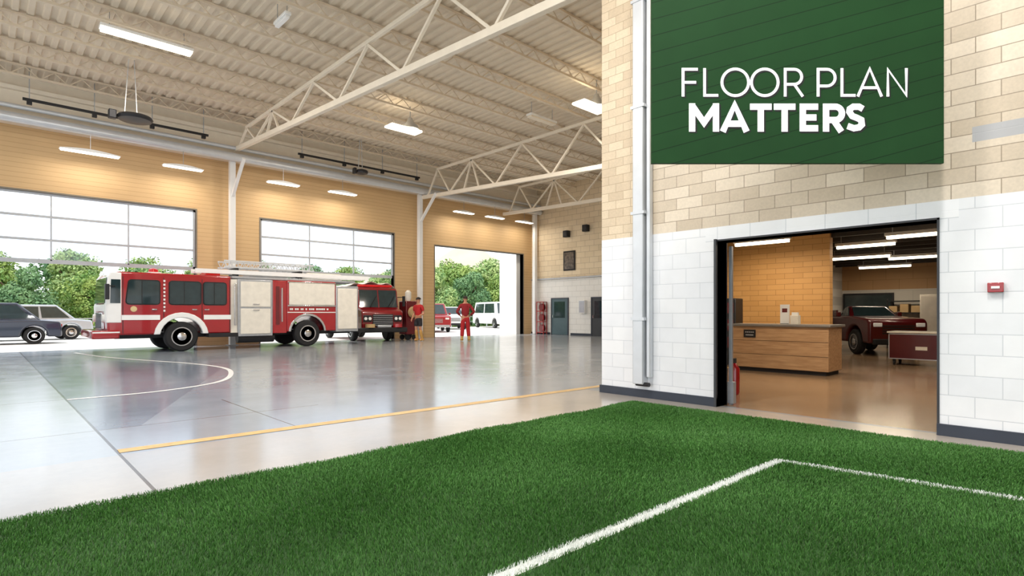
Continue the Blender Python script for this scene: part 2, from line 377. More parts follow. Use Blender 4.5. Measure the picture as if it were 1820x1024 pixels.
WARM=(1,.93,.84)
def striplamp(loc,L,W,power,rz=0,lab='warm glowing strip light fixed below the roof',m=None,rod=None,col=WARM):
    t=thing('strip_light',lab,'light',loc,rz,group='ceiling lights')
    G().box(-L/2,L/2,-W/2,W/2,.03,.1).obj('housing',M_white,t,bevel=.01)
    G().box(-L/2+.03,L/2-.03,-W/2+.02,W/2-.02,-.03,.03).obj('diffuser',m or M_lampw,t,bevel=.01)
    rod=rod or ZC-loc[2]
    for a in (-L*.4,L*.4): G().bar((a,0,.1),(a,0,rod),.015).obj('rod',M_steel,t)
    if power: area('strip_light_lamp',(0,0,-.05),L,power,col,t,sy=W)
    return t
striplamp((2.97,16.1,7.88),1.95,.3,200)
striplamp((4.96,12.8,7.85),.7,.14,0,math.pi/2,'small unlit white fixture fixed to roof',M_white)
striplamp((14.0,13.2,7.85),1.3,.25,0,0,'unlit white panel light below the roof',M_cream)
for loc in ((2.,4.,7.85),(0,9.5,7.85),(3,.4,7.85)): striplamp(loc,1.95,.3,330,col=(1,.96,.92))  # unseen extra fixtures, added to brighten the near side and block wall
def highbay(loc,power):
    t=thing('high_bay_lamp','dome lamp with glowing square panel hanging from roof','light',loc,group='ceiling lights')
    G().lathe([(.3,0),(.27,.12),(.12,.26),(.06,.4)],(0.25,0,.02),'z',24).obj('lamp_dome',M_steel,t,smooth=True)
    G().box(-.62,.6,-.24,.24,-.07,-.0).obj('diffuser',M_lampw,t,bevel=.02)
    G().bar((.25,0,.4),(.25,0,ZC-loc[2]),.025).obj('rod',M_steel,t)
    area('high_bay_light',(0,0,-.1),.9,power,WARM,t)
highbay((10.5,16.4,7.55),320); highbay((13.3,10.5,7.45),320)
for i,X in enumerate((2.5,5.1,8.57,11.06,17.6,19.7,21.9)):
    L=1.55 if i==0 else 1.25
    t=thing('hanging_strip_lamp','shallow curved white lamp hanging before tan wall','light',(X,22.0,6.3),group='row of wall lamps')
    n=12; poly=[(-L/2+L*k/n, .07*math.sin(math.pi*k/n)) for k in range(n+1)]; poly2=poly+[(L/2,-.02),(-L/2,-.02)]
    G().prism(poly2,-.13,.13,'xz').obj('shade',M_white,t)
    G().box(-L/2+.03,L/2-.03,-.11,.11,-.05,-.021).obj('diffuser',M_lamp,t)
    G().bar((0,0,.06),(0,0,.56),.015).obj('rod',M_steel,t)
    area('wall_lamp_light',(0,0,-.08),L,30,(1,.91,.78),t,sy=.2)

# ---------------------------------------------------------------- partition wall fittings
d=thing('downpipe','pale grey metal downpipe fixed on the block wall','pipe',(6.77,4.47,0))
G().box(-.07,.06,-.085,.085,.2,ZC-.02).obj('pipe_duct',M_pipe,d,bevel=.012)
G().box(-.02,.06,-.17,-.11,.3,ZC-.02).obj('conduit',M_pipe,d,bevel=.01)
G().lathe([(.03,-.16),(.03,.05)],(-.02,0,.2),'y',12).obj('drain_outlet',M_dark,d)
for z in (1.1,2.6,4.1,5.6): G().box(-.08,.07,-.11,.11,z,z+.04).obj('bracket',M_pipe,d)
a=thing('fire_alarm','small red fire alarm pull station on white wall','fire alarm',(6.845,.648,1.44))
G().box(-.05,0,-.058,.058,-.045,.045).obj('alarm_body',M_red,a,bevel=.006)
G().box(-.06,-.05,-.03,.03,-.01,.012).obj('pull_handle',M_white,a)

# sign ------------------------------------------------
th=math.radians(43.6); D=5.2; sc=D/990.
sg=thing('hanging_sign','dark green board sign with white lettering hung by the block wall','sign',(5.4733,1.9096,2.59),-th)
W=515*sc/2; H=2.05
G().box(-W,W,-.0,.04,0,H).obj('sign_board',M_green,sg)
for a in (-W+.15,W-.15): G().bar((a,.02,H),(a,.02,ZC-2.6),.012).obj('cable',M_steel,sg)
def letters(defs,wd,y0,y1,dx=0,dz=0):
    g=G()
    for pl,closed in defs:
        P=[Vector(((px-1422.5+dx)*sc,(292-py-dz)*sc)) for px,py in pl]; n=len(P); L=[];R=[]
        for i in range(n):
            if closed: a=P[i-1];b=P[(i+1)%n]; d1=(P[i]-a).normalized(); d2=(b-P[i]).normalized()
            else:
                d1=(P[i]-P[i-1]).normalized() if i>0 else (P[1]-P[0]).normalized()
                d2=(P[i+1]-P[i]).normalized() if i<n-1 else d1
            n1=Vector((-d1.y,d1.x)); n2=Vector((-d2.y,d2.x)); mm=(n1+n2)
            mm=mm.normalized() if mm.length>1e-4 else n1
            k=wd*sc/2/max(.6,mm.dot(n1)); L.append(P[i]+mm*k); R.append(P[i]-mm*k)
        m=n if closed else n-1
        for i in range(m):
            j=(i+1)%n; q=[L[i],L[j],R[j],R[i]]
            g.add([(v.x,y0,v.y) for v in q]+[(v.x,y1,v.y) for v in q],[(0,1,2,3),(7,6,5,4),(0,4,5,1),(1,5,6,2),(2,6,7,3),(3,7,4,0)])
    return g
def ell(cx,cy,rx,ry,n=36,a0=0,a1=360): return [(cx+rx*math.cos(math.radians(a0+(a1-a0)*i/n)),cy-ry*math.sin(math.radians(a0+(a1-a0)*i/n))) for i in range(n+(0 if a1-a0==360 else 1))]
T,B=126.5,172.5; Mi=(T+B)/2
def bowl(x,y0,y1,xr):
    r=(y1-y0)/2; return [(x,y0)]+ell(xr-r,(y0+y1)/2,r,r,14,90,-90)+[(x,y1)]
thin=[([(1220,B+2),(1220,T),(1246,T)],0),([(1220,Mi),(1243,Mi)],0),
 ([(1258,T-2),(1258,B),(1282,B)],0),(ell(1312,Mi,23.5,23.5),1),(ell(1364,Mi,23.5,23.5),1),
 ([(1400,B+2)]+bowl(1400,T,153,1429),0),([(1416,153),(1431,B+2)],0),
 ([(1458,B+2)]+bowl(1458,T,156,1488),0),([(1500,T-2),(1500,B),(1524,B)],0),
 ([(1528,B+2),(1549,T-1),(1570,B+2)],0),([(1535,159),(1563,159)],0),([(1581,B+2),(1581,T),(1613.5,B),(1613.5,T-2)],0)]
T2,B2=192.5,230.5
bold=[([(1236,B2+6),(1236,T2-6)],0),([(1278,B2+6),(1278,T2-6)],0),([(1236,T2-2),(1257,B2-10),(1278,T2-2)],0),
 ([(1290,B2+6),(1311,T2-3),(1332,B2+6)],0),([(1299,222.5),(1323,222.5)],0),
 ([(1338,T2),(1376,T2)],0),([(1357,T2),(1357,B2+6)],0),([(1380,T2),(1418,T2)],0),([(1399,T2),(1399,B2+6)],0),
 ([(1458,T2),(1431,T2),(1431,B2),(1458,B2)],0),([(1431,211.5),(1455,211.5)],0),
 ([(1472,B2+6)]+bowl(1472,T2,216,1500),0),([(1485,216),(1499,B2+6)],0),
 ([(1537,T2+4),(1530,T2),(1520,T2)]+[(1514,T2+4),(1513,T2+9),(1518,209),(1526,212),(1534,216),(1535,224),(1530,229),(1521,B2),(1510,B2-4)],0)]
letters(thin,4.8,-.003,0,).obj('lettering',M_letter_glow,sg,'thin white letters reading FLOOR PLAN')
letters(bold,11,-.003,0).obj('lettering',M_letter_glow,sg,'bold white letters reading MATTERS')
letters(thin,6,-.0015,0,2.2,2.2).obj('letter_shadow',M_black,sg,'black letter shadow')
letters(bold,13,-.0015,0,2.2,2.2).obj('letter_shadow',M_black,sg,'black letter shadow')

# ---------------------------------------------------------------- turf
N=760000
X=np.random.uniform(-1.2,6.42,N); Y=np.random.uniform(-1.2,4.36,N)
edge=4.30+.025*np.sin(X*2.1)+.015*np.sin(X*5.3+1)+.008*np.random.randn(N)
edgx=6.36+.015*np.sin(Y*3)+.008*np.random.randn(N)
f=X*math.sin(th)+Y*math.cos(th); l=X*math.cos(th)-Y*math.sin(th)
keep=(Y<edge)&(X<edgx)&(f>1.8)&(np.abs(l/np.maximum(f,.1))<1.08)
X=X[keep];Y=Y[keep];f=f[keep]; n=len(X)
hgt=np.random.uniform(.014,.029,n)*(1+.06*np.sin(X*6+np.sin(Y*4)*2)); w=.0014*np.clip(f/2.2,1,2.4)
an=np.random.uniform(0,2*np.pi,n); lean=np.random.uniform(.05,.7,n)*hgt; la=np.random.uniform(0,2*np.pi,n)
gx=.15*np.sin(X*3+Y*2)*hgt; gy=.15*np.cos(X*2-Y*4)*hgt
cxx=np.cos(an)*w; cyy=np.sin(an)*w; lx=np.cos(la)*lean+gx; ly=np.sin(la)*lean+gy
V=np.zeros((n,4,3)); zb=.008
V[:,0]=np.stack([X-cxx,Y-cyy,np.full(n,zb)],1); V[:,1]=np.stack([X+cxx,Y+cyy,np.full(n,zb)],1)
V[:,2]=np.stack([X+cxx*.5+lx,Y+cyy*.5+ly,zb+hgt],1); V[:,3]=np.stack([X-cxx*.5+lx,Y-cyy*.5+ly,zb+hgt],1)
me=bpy.data.meshes.new('artificial_turf')
bx=np.array([(-6,-6,0),(6.36,-6,0),(6.36,4.28,0),(-6,4.28,0),(-6,-6,.01),(6.36,-6,.01),(6.36,4.28,.01),(-6,4.28,.01)],float)
allv=np.concatenate([V.reshape(-1,3),bx]); me.vertices.add(len(allv)); me.vertices.foreach_set('co',allv.ravel())
bf=np.array([(0,3,2,1),(4,5,6,7),(0,1,5,4),(1,2,6,5),(2,3,7,6),(3,0,4,7)])+n*4
loops=np.concatenate([np.arange(n*4),bf.ravel()]); npl=n+6
me.loops.add(len(loops)); me.loops.foreach_set('vertex_index',loops.astype(np.int32))
me.polygons.add(npl); me.polygons.foreach_set('loop_start',(np.arange(npl)*4).astype(np.int32))
try: me.polygons.foreach_set('loop_total',np.full(npl,4,dtype=np.int32))
except Exception: pass
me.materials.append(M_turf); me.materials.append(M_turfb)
me.polygons.foreach_set('material_index',np.concatenate([np.zeros(n),np.ones(6)]).astype(np.int32))
me.update(calc_edges=True)
tf=bpy.data.objects.new('artificial_turf',me); COL.objects.link(tf)
tag(tf,'green artificial grass mat with white painted pitch lines','artificial grass',kind='stuff')

def ribbon(pts,w,z=.003):
    g=G();P=[Vector(p) for p in pts];n=len(P);L=[];R=[]
    for i in range(n):
        d=(P[min(i+1,n-1)]-P[max(i-1,0)]).normalized(); q=Vector((-d.y,d.x))*w/2; L.append(P[i]+q);R.append(P[i]-q)
    g.add([(a.x,a.y,z) for a in L]+[(a.x,a.y,z) for a in R],[(i,i+1,n+i+1,n+i) for i in range(n-1)]); return g
def spline(pts,k=10):
    out=[];n=len(pts)
    for i in range(n-1):
        p0=Vector(pts[max(i-1,0)]);p1=Vector(pts[i]);p2=Vector(pts[i+1]);p3=Vector(pts[min(i+2,n-1)])
        for j in range(k):
            t=j/k; out.append(.5*((2*p1)+(p2-p0)*t+(2*p0-5*p1+4*p2-p3)*t*t+(3*p1-p0-3*p2+p3)*t**3))
    out.append(Vector(pts[-1])); return out
tag(ribbon(spline([(.86,9.85),(2.0,9.95),(3.0,10.6),(3.6,11.9),(3.85,13.3),(3.6,15.0),(2.96,16.95),(2.4,19.0),(2.05,21.4)]),.09).obj('floor_marking',M_lpaint),'white curved line painted on the concrete','floor marking')
tag(ribbon([(.86,5.86),(7.4,5.64),(15,5.6)],.15).obj('floor_marking',M_yellow),'faded yellow straight line painted on the concrete','floor marking')

# ---------------------------------------------------------------- wheels
def wheel(parent,x,y,z,r,w,side=-1,rim=M_chrome):
    e=bpy.data.objects.new('wheel',None); COL.objects.link(e); e.parent=parent; e.location=(x,y,z); e.empty_display_size=.1
    s=side
    G().lathe([(r*.6,-w/2),(r*.9,-w/2),(r,-w*.32),(r,w*.32),(r*.9,w/2),(r*.6,w/2)],(0,0,0),'y',36).obj('tyre',M_black,e,smooth=True)
    G().lathe([(r*.63,s*w*.5),(r*.63,s*w*.54),(r*.56,s*w*.54),(r*.5,s*w*.38),(r*.3,s*w*.34),(r*.27,s*w*.55),(r*.15,s*w*.62),(.004,s*w*.62)],(0,0,0),'y',28).obj('rim',rim,e,smooth=True)
    g=G()
    for k in range(8):
        t=k*math.pi/4; g.ball((math.cos(t)*r*.4,s*w*.37,math.sin(t)*r*.4),(.03,.02,.03),8,5)
    g.obj('wheel_bolt',M_dark,e)
    return e
def arch(cx,cz,r,zb,n=12):
    a0=math.asin(max(-1,min(1,(zb-cz)/r))); return [(cx+r*math.cos(a0+(math.pi-2*a0)*i/n),cz+r*math.sin(a0+(math.pi-2*a0)*i/n)) for i in range(n+1)]

# ---------------------------------------------------------------- fire engine 1
OX,OY=6.4,21.05
fe=thing('fire_engine','red and white fire engine parked before the bay doors','fire truck',(OX,OY,0))
o_=(-OX,-OY,0); y0,y1=19.9,22.15
def P(g,n,m,bevel=.02,label=None,par=fe,off=o_,smooth=False): return g.obj(n,m,par,label,bevel,smooth,off)
cab=[(2.66,.55),(2.64,1.4),(2.66,1.5),(2.72,2.3),(2.80,2.40),(2.95,2.44),(6.02,2.44),(6.02,.55)]+arch(4.57,.47,.6,.55)
P(G().prism(cab,y0,y1),'cab',M_red,.05)
P(G().prism([(2.62,.92),(2.60,1.42),(2.62,1.5),(2.67,2.28),(2.76,2.41),(2.95,2.41),(3.0,2.41),(3.0,.92)],y0-.012,y0+.3),'nose_panel',M_white,.02,'white front corner panel')
P(G().prism([(2.62,.92),(2.60,1.42),(2.62,1.5),(2.67,2.28),(2.76,2.41),(2.95,2.41),(3.0,2.41),(3.0,.92)],y1-.3,y1+.012),'nose_panel',M_white,.02,'white front corner panel')
P(G().box(2.60,2.66,y0+.3,y1-.3,1.26,1.46),'nose_panel',M_white,.01,'white band below windshield')
P(G().prism([(2.60,1.5),(2.655,2.26),(2.70,2.26),(2.65,1.5)],y0+.14,y1-.14),'windshield',M_glass,.005)
P(G().prism([(2.72,1.5),(2.74,2.2),(2.97,2.2),(2.97,1.5)],y0-.022,y0-.01),'quarter_window',M_glass,0)
P(G().box(2.28,2.95,y0-.05,y1+.05,.45,.70),'bumper',M_red,.04)
P(G().box(2.30,2.95,y0-.052,y0-.045,.62,.66),'bumper_stripe',M_white,0)
P(G().box(2.58,2.66,y0+.5,y1-.5,.72,1.22),'grille',M_chrome,.02)
for yy in (y0+.25,y1-.25):
    P(G().lathe([(.12,0),(.12,.07),(.09,.09)],(2.55,yy,1.05),'x',16),'headlight',M_head,0,smooth=True)
def rrect(x0,x1,z0,z1,r=.07,sl=0):
    pts=[]
    for (cx,cz,a) in ((x1-r,z1-r,0),(x0+r+sl,z1-r,90),(x0+r,z0+r,180),(x1-r,z0+r,270)):
        for k in range(5): t=math.radians(a+90*k/4); pts.append((cx+r*math.cos(t),cz+r*math.sin(t)))
    return pts
for (a,b,sl) in ((3.12,3.96,.06),(4.24,5.1,0),(5.2,5.86,0)):
    P(G().prism(rrect(a-.03,b+.03,1.46,2.22,.1,sl),y0-.014,y0+.01),'window_seal',M_black,0)
    P(G().prism(rrect(a,b,1.49,2.19,.08,sl),y0-.024,y0+.01),'side_window',M_glass,0)
    P(G().box(a+.45*(b-a),a+.45*(b-a)+.02,y0-.028,y0-.02,1.5,2.18),'window_bar',M_black,0)
P(G().box(3.0,3.98,y0-.012,y0+.01,1.0,1.15),'stripe',M_white,0,'white reflective stripe')
P(G().box(5.2,6.02,y0-.012,y0+.01,1.0,1.15),'stripe',M_white,0,'white reflective stripe')
for a in (4.08,5.98,3.03,5.15): P(G().box(a-.008,a+.008,y0-.006,y0+.01,.6,2.3),'door_seam',M_dark,0)
for (a,z) in ((3.85,1.3),(4.95,1.3),(5.3,1.3)): P(G().box(a-.09,a+.05,y0-.05,y0,z,z+.04),'door_handle',M_chrome,.01)
g=G()
for k in range(9): g.box(4.07,4.12,y0-.02,y0+.01,1.25+k*.115,1.31+k*.115)
P(g,'reflector_strip',M_white,0)
P(G().lathe([(.085,-.012),(.085,.0)],(3.3,y0-.004,1.33),'y',16),'door_emblem',mat('gold_emblem',rgb(214,190,140),.4),0)
oa=arch(4.57,.47,.76,.55); ia=arch(4.57,.47,.6,.55); P(G().prism(oa+ia[::-1],y0-.07,y0+.25),'fender',M_white,.02,'white wheel arch flare')
P(G().box(6.02,6.24,y0+.05,y1-.05,.45,2.34),'side_gap_panel',M_wash,.01)
P(G().box(6.24,7.39,y0+.01,y1,.42,2.36),'equipment_box',M_steel,.02)
for (z0,z1) in ((.5,1.36),(1.42,2.28)): P(G().box(6.32,7.31,y0-.02,y0+.02,z0,z1),'compartment_door',M_wash,.015,'cream compartment door')
for (z0) in (1.3,1.5): P(G().box(6.72,6.92,y0-.05,y0-.01,z0,z0+.03),'door_handle',M_chrome,.005)
P(G().box(6.12,6.18,y0-.03,y0+.02,.8,2.2),'grab_rail',M_chrome,.01)
P(G().box(7.39,7.88,y0+.01,y1,.5,2.36),'body_panel',M_red,.02)
P(G().box(7.5,7.62,y0-.01,y0+.02,.8,2.15),'light_strip',M_dred,0)
P(G().box(7.68,7.72,y0-.04,y0+.02,.9,2.1),'grab_rail',M_chrome,.005)
rb=[(7.88,.55),(7.88,2.38),(9.73,2.38),(9.73,.55)]+arch(8.63,.5,.62,.55)
P(G().prism(rb,y0,y1),'rear_body',M_red,.03)
P(G().box(7.95,9.68,y0-.03,y0+.02,1.5,2.3),'roller_shutter',M_wash,.02,'cream roller shutter')
P(G().box(7.9,9.72,y0-.035,y0+.01,1.45,1.5).box(7.9,9.72,y0-.035,y0+.01,2.3,2.34),'shutter_frame',M_chrome,.005)
g=G(); xx=7.98; random.seed(3)
while xx<9.5:
    w_=random.uniform(.03,.07); g.box(xx,xx+w_,y0-.02,y0+.01,1.32,1.38); xx+=w_+random.choice((.02,.02,.02,.08))
P(g,'lettering',M_white,0,'row of small white lettering')
P(G().box(7.9,9.72,y0-.012,y0+.01,1.22,1.25),'stripe',M_white,0)
ra=arch(8.63,.5,.7,.55); ib=arch(8.63,.5,.62,.55); P(G().prism(ra+ib[::-1],y0-.04,y0+.2),'fender',M_chrome,.01,'chrome wheel arch trim')
P(G().box(9.73,10.66,y0+.0,y1,.5,2.25),'rear_locker',M_steel,.03)
P(G().box(9.8,10.6,y0-.03,y0+.02,.6,2.15),'compartment_door',M_wash,.02)
P(G().box(10.66,11.0,y0+.1,y1-.1,.45,.6),'rear_step',M_dark,.01)
P(G().box(2.9,10.6,y0+.55,y1-.55,.42,.6),'chassis',M_dark,.02)
P(G().lathe([(.17,6.3),(.17,7.5)],(0,y0+.3,.36),'x',16),'fuel_tank',M_dark,0,smooth=True)
P(G().box(5.35,6.25,y0,y0+.4,.42,.55),'side_step',M_dark,.01)
for X_ in (4.57,8.63):
    wheel(fe,X_-OX,y0+.12-OY,.47,.47,.3,-1); wheel(fe,X_-OX,y1-.17-OY,.47,.47,.3,1)
M_rlens=mat('red_lens',rgb(180,16,20),.15,em=.2,emc=rgb(220,20,20))
P(G().box(3.75,4.1,20.3,20.75,2.43,2.49),'beacon_base',M_white,.01)
P(G().lathe([(.14,2.49),(.13,2.58),(.05,2.62)],(3.92,20.5,0),'z',16),'beacon',M_rlens,0,smooth=True)
P(G().box(5.3,5.75,20.1,20.8,2.44,2.58),'light_bar',M_rlens,.03)
P(G().box(6.1,10.6,20.05,21.95,2.38,2.46),'roof_deck',M_steel,.01)
g=G()
for yy in (20.2,20.9):
    g.box(5.9,9.0,yy-.03,yy+.03,2.74,2.79).box(5.9,9.0,yy-.025,yy+.025,2.95,3.0)
    for k in range(31): a=5.9+k*.1; g.bar((a,yy,2.76 if k%2 else 2.97),(a+.1,yy,2.97 if k%2 else 2.76),.02)
for k in range(15): g.bar((6.0+k*.21,20.2,2.75),(6.0+k*.21,20.9,2.75),.04)
P(g,'aerial_ladder',M_pipe,0,'pale lattice aerial ladder')
g=G()
for yy in (20.1,20.6): g.box(5.0,11.2,yy-.03,yy+.03,2.52,2.66)
for k in range(20): g.bar((5.1+k*.3,20.1,2.58),(5.1+k*.3,20.6,2.58),.04)
P(g,'ladder',M_white,0,'long pale flat ladder')
for a in (6.3,8.5): P(G().box(a-.04,a+.04,20.15,20.95,2.44,2.74),'ladder_support',M_dark,0)
P(G().box(8.9,10.5,20.9,21.8,2.46,2.76),'hose_bed_cover',M_wash,.08)
P(G().box(7.0,8.4,21.1,21.8,2.46,2.66),'roof_locker',M_steel,.03)
P(G().bar((2.62,y0-.2,1.6),(2.62,y0-.2,2.05),.1,.18).bar((2.85,y0,2.0),(2.62,y0-.2,2.0),.03),'mirror',M_dark,.01)

# ---------------------------------------------------------------- fire engine 2
f2=thing('fire_engine','deep red fire engine nose-in through the half raised bay door','fire truck',(12.3,21.1,0),math.radians(-10))
def Q(g,n,m,b=.02,l=None,s=False): return g.obj(n,m,f2,l,b,s)
side=[(0,.5),(-.35,.55),(-.38,1.2),(-.3,1.32),(.1,1.42),(.3,2.2),(.42,2.3),(2.1,2.34),(2.1,.5)]+arch(1.15,.45,.55,.5)
Q(G().prism(side,-.9,.9,'yz'),'cab',M_red2,.05)
Q(G().box(-.9,.9,2.1,5.8,.55,2.3),'rear_body',M_red2,.03)
def slab(x0,x1): return G().add([(x0,.08,1.46),(x1,.08,1.46),(x1,.27,2.2),(x0,.27,2.2),(x0,.15,1.44),(x1,.15,1.44),(x1,.33,2.2),(x0,.33,2.2)],[(0,1,2,3),(7,6,5,4),(0,4,5,1),(1,5,6,2),(2,6,7,3),(3,7,4,0)])
Q(slab(-.82,-.03),'windshield',M_glass,0); Q(slab(.03,.82),'windshield',M_glass,0)
for a in (-.4,.4): Q(G().bar((a,.06,1.46),(a+.3,.16,1.92),.02),'wiper',M_black,0)
g=G()
for k in range(6): g.box(-.42,.42,-.42,-.36,.7+k*.08,.72+k*.08)
Q(g,'grille',M_steel,0); Q(G().box(-.45,.45,-.39,-.34,.66,1.16),'grille_back',M_black,0)
for a in (-.66,.66):
    Q(G().box(a-.18,a+.18,-.41,-.36,.84,1.12),'headlight_housing',M_dark,.02)
    for b in (-.09,.09): Q(G().lathe([(.065,-.07),(.065,-.04)],(a+b,-.36,.98),'y',14),'headlight',M_head,0)
Q(G().box(-1.0,1.0,-.66,-.36,.4,.6),'bumper',M_black,.04)
Q(G().box(-.3,.3,-.62,-.4,.6,.72),'winch',M_steel,.03)
Q(G().lathe([(.1,-.07),(.2,-.07),(.2,.07),(.1,.07)],(-.6,-.52,.68),'z',18),'hose_coil',M_tan,0)
Q(G().lathe([(.1,-.07),(.2,-.07),(.2,.07),(.1,.07)],(.6,-.52,.68),'z',18),'hose_coil',M_red,0)
Q(G().box(-.75,.75,.5,.75,2.33,2.44),'light_bar',M_rlens,.03)
for s_ in (-1,1):
    Q(G().bar((s_*.92,.5,1.3),(s_*.92,2.0,1.3),.05),'grab_rail',M_chrome,0)
    Q(G().box(s_*.91-.01,s_*.91+.01,.45,1.15,1.45,2.14),'side_window',M_glass,.0)
    Q(G().box(s_*.91-.01,s_*.91+.01,1.3,1.95,1.45,2.14),'side_window',M_glass,.0)
    Q(G().box(s_*1.1-.06,s_*1.1+.06,.0,.06,1.5,1.95).bar((s_*.9,.25,1.9),(s_*1.1,.03,1.9),.03),'mirror',M_black,.01)
    for yy in (1.15,4.8):
        w_=wheel(f2,s_*.78,yy,.45,.45,.24,1,M_steel); w_.rotation_euler=(0,0,-s_*math.pi/2)
V_=[];F_=[]
nx,ny=14,16
for i in range(nx):
    for j in range(ny):
        x_=-1.0+2.0*i/(nx-1); yy=.8+3.9*j/(ny-1); V_.append((x_*1.03,yy,2.55+.07*math.sin(i*1.3+j)*math.cos(j*.9)-.16*abs(x_)**3))
for i in range(nx-1):
    for j in range(ny-1): a=i*ny+j; F_.append((a,a+1,a+ny+1,a+ny))
o=Q(G().add(V_,F_),'canvas_cover',M_wash,0,'crumpled white canvas cover',True); sm=o.modifiers.new('t','SOLIDIFY'); sm.thickness=.04; ss=o.modifiers.new('s','SUBSURF'); ss.levels=1

eq=thing('hose_cart','dark red equipment cart with coiled hoses and cream tank','cart',(14.05,21.6,0))
G().box(-.3,.3,-.3,.3,.25,1.75).obj('cart_body',M_dred,eq,bevel=.03)
G().lathe([(.2,-.1),(.26,0),(.2,.1)],(0,-.38,1.25),'y',20).obj('hose_coil',M_tan,eq,smooth=True)
G().lathe([(.1,1.75),(.14,1.9),(.14,2.15),(.06,2.25)],(0,0,0),'z',16).obj('tank',M_wash,eq,smooth=True)
for a in (-.18,.18):
    for b in (-.22,.22): G().lathe([(.12,-.03),(.12,.03)],(a,b,.12),'y',16).obj('wheel',M_black,eq)
G().box(-.03,.03,-.28,.28,.12,.27).obj('axle',M_dark,eq)

# ---------------------------------------------------------------- cars
def car(loc,rz,paint,lab,L=4.5,W=1.75,Hc=1.45,style='sedan',group=None,front=None):
    c=thing('car' if style!='pickup' else 'pickup_truck',lab,'car' if style!='pickup' else 'truck',loc,rz,group)
    h=L/2; r=.33; z0=.28; front=front or M_chrome
    fx,rx=-h+.85,h-.85
    lo=[(-h,z0),(-h,.62),(-h+.12,.74),(-h+1.15,.92),(h-.75,.95),(h-.05,.88),(h,.6),(h,z0)]+arch(rx,r,.4,z0)+arch(fx,r,.4,z0)
    if style!='sedan':
        lo=[(-h,.35),(-h,.95),(-h+.1,1.05),(-h+1.2,1.12),(h,1.12),(h,.35)]+arch(rx,r+.05,.46,.35)+arch(fx,r+.05,.46,.35)
    G().prism(lo,-W/2,W/2).obj('car_body',paint,c,bevel=.07,seg=3)
    zb=.9 if style=='sedan' else 1.08; zt=Hc; wi=W/2-.06; wt=W/2-.24
    if style=='sedan': a,b,cc,d=-h+1.1,-h+1.85,h-1.35,h-.6
    elif style=='suv': a,b,cc,d=-h+1.1,-h+1.6,h-.45,h-.15
    elif style=='van': a,b,cc,d=-h+.5,-h+1.0,h-.1,h-.03
    else: a,b,cc,d=-h+1.2,-h+1.65,h-1.9,h-1.75
    vs=[(a,-wi,zb),(d,-wi,zb),(cc,-wt,zt),(b,-wt,zt),(a,wi,zb),(d,wi,zb),(cc,wt,zt),(b,wt,zt)]
    G().add(vs,[(0,1,2,3),(7,6,5,4),(0,4,5,1),(1,5,6,2),(2,6,7,3),(3,7,4,0)]).obj('cabin',paint,c,bevel=.05)
    def lerp(p,q,t): return tuple(p[i]+(q[i]-p[i])*t for i in range(3))
    for s in (0,4):
        A,B_,C_,D_=vs[s],vs[s+1],vs[s+2],vs[s+3]; sg_=-1 if s==0 else 1
        for (u0,u1) in ((.08,.5),(.54,.93)):
            q=[lerp(lerp(A,B_,u0),lerp(D_,C_,u0),.15),lerp(lerp(A,B_,u1),lerp(D_,C_,u1),.15),lerp(lerp(A,B_,u1),lerp(D_,C_,u1),.87),lerp(lerp(A,B_,u0),lerp(D_,C_,u0),.87)]
            q2=[(x,y+sg_*.012,z) for x,y,z in q]; q1=[(x,y-sg_*.02,z) for x,y,z in q]
            G().add(q1+q2,[(0,1,2,3),(7,6,5,4),(0,4,5,1),(1,5,6,2),(2,6,7,3),(3,7,4,0)]).obj('side_window',M_glass,c)
    for (i0,i1,i2,i3,sx) in ((0,4,7,3,-1),(1,5,6,2,1)):
        A,B_,C_,D_=vs[i0],vs[i1],vs[i2],vs[i3]
        q=[lerp(lerp(A,B_,u),lerp(D_,C_,u),v) for u,v in ((.08,.12),(.92,.12),(.92,.9),(.08,.9))]
        q2=[(x+sx*.015,y,z+.008) for x,y,z in q]; q1=[(x-sx*.03,y,z-.02) for x,y,z in q]
        G().add(q1+q2,[(0,1,2,3),(7,6,5,4),(0,4,5,1),(1,5,6,2),(2,6,7,3),(3,7,4,0)]).obj('windshield' if sx<0 else 'rear_window',M_glass,c)
    for s in (-1,1):
        for xx in (fx,rx): wheel(c,xx,s*(W/2-.1),r if style=='sedan' else r+.04,r if style=='sedan' else r+.04,.2,s)
        z=.66 if style=='sedan' else .88
        G().box(-h-.015,-h+.1,s*W/2*.72-.14,s*W/2*.72+.1,z-.06,z+.05).obj('headlight',M_head,c,bevel=.02)
        G().box(h-.1,h+.015,s*W/2*.75-.12,s*W/2*.75+.12,z,z+.12).obj('tail_light',M_red,c,bevel=.02)
        G().box(a+.35,a+.5,s*(W/2+.1)-.07,s*(W/2+.1)+.07,zb+.02,zb+.16).obj('mirror',paint,c,bevel=.02)
    G().box(-h-.05,-h+.06,-W/2+.1,W/2-.1,z0+.04,z0+.2).obj('bumper',front if style=='pickup' else M_dark,c,bevel=.02)
    g=G()
    for k in range(4): zz=(.5 if style=='sedan' else .62)+k*.07; g.box(-h-.014,-h+.02,-.42,.42,zz,zz+.03)
    g.obj('grille',front if style=='pickup' else M_dark,c)
    if style=='pickup':
        g=G().box(h-1.7,h-.05,-W/2+.02,-W/2+.08,1.12,1.3).box(h-1.7,h-.05,W/2-.08,W/2-.02,1.12,1.3); g.obj('bed_rail',paint,c)
    return c
car((0.0,29.6,-.01),0,M_blue,'dark blue sedan parked on the concrete apron',Hc=1.62,L=4.7)
car((1.5,33.4,-.01),math.radians(8),M_silver,'silver sedan parked behind a blue one',Hc=1.6)
car((31.4,35.0,-.01),math.radians(75),M_white,'white van parked outside the open bay',5.0,1.95,2.15,'van')
car((21.8,30.6,-.01),math.radians(60),M_red,'red pickup parked outside the open bay',4.8,1.9,1.85,'pickup')
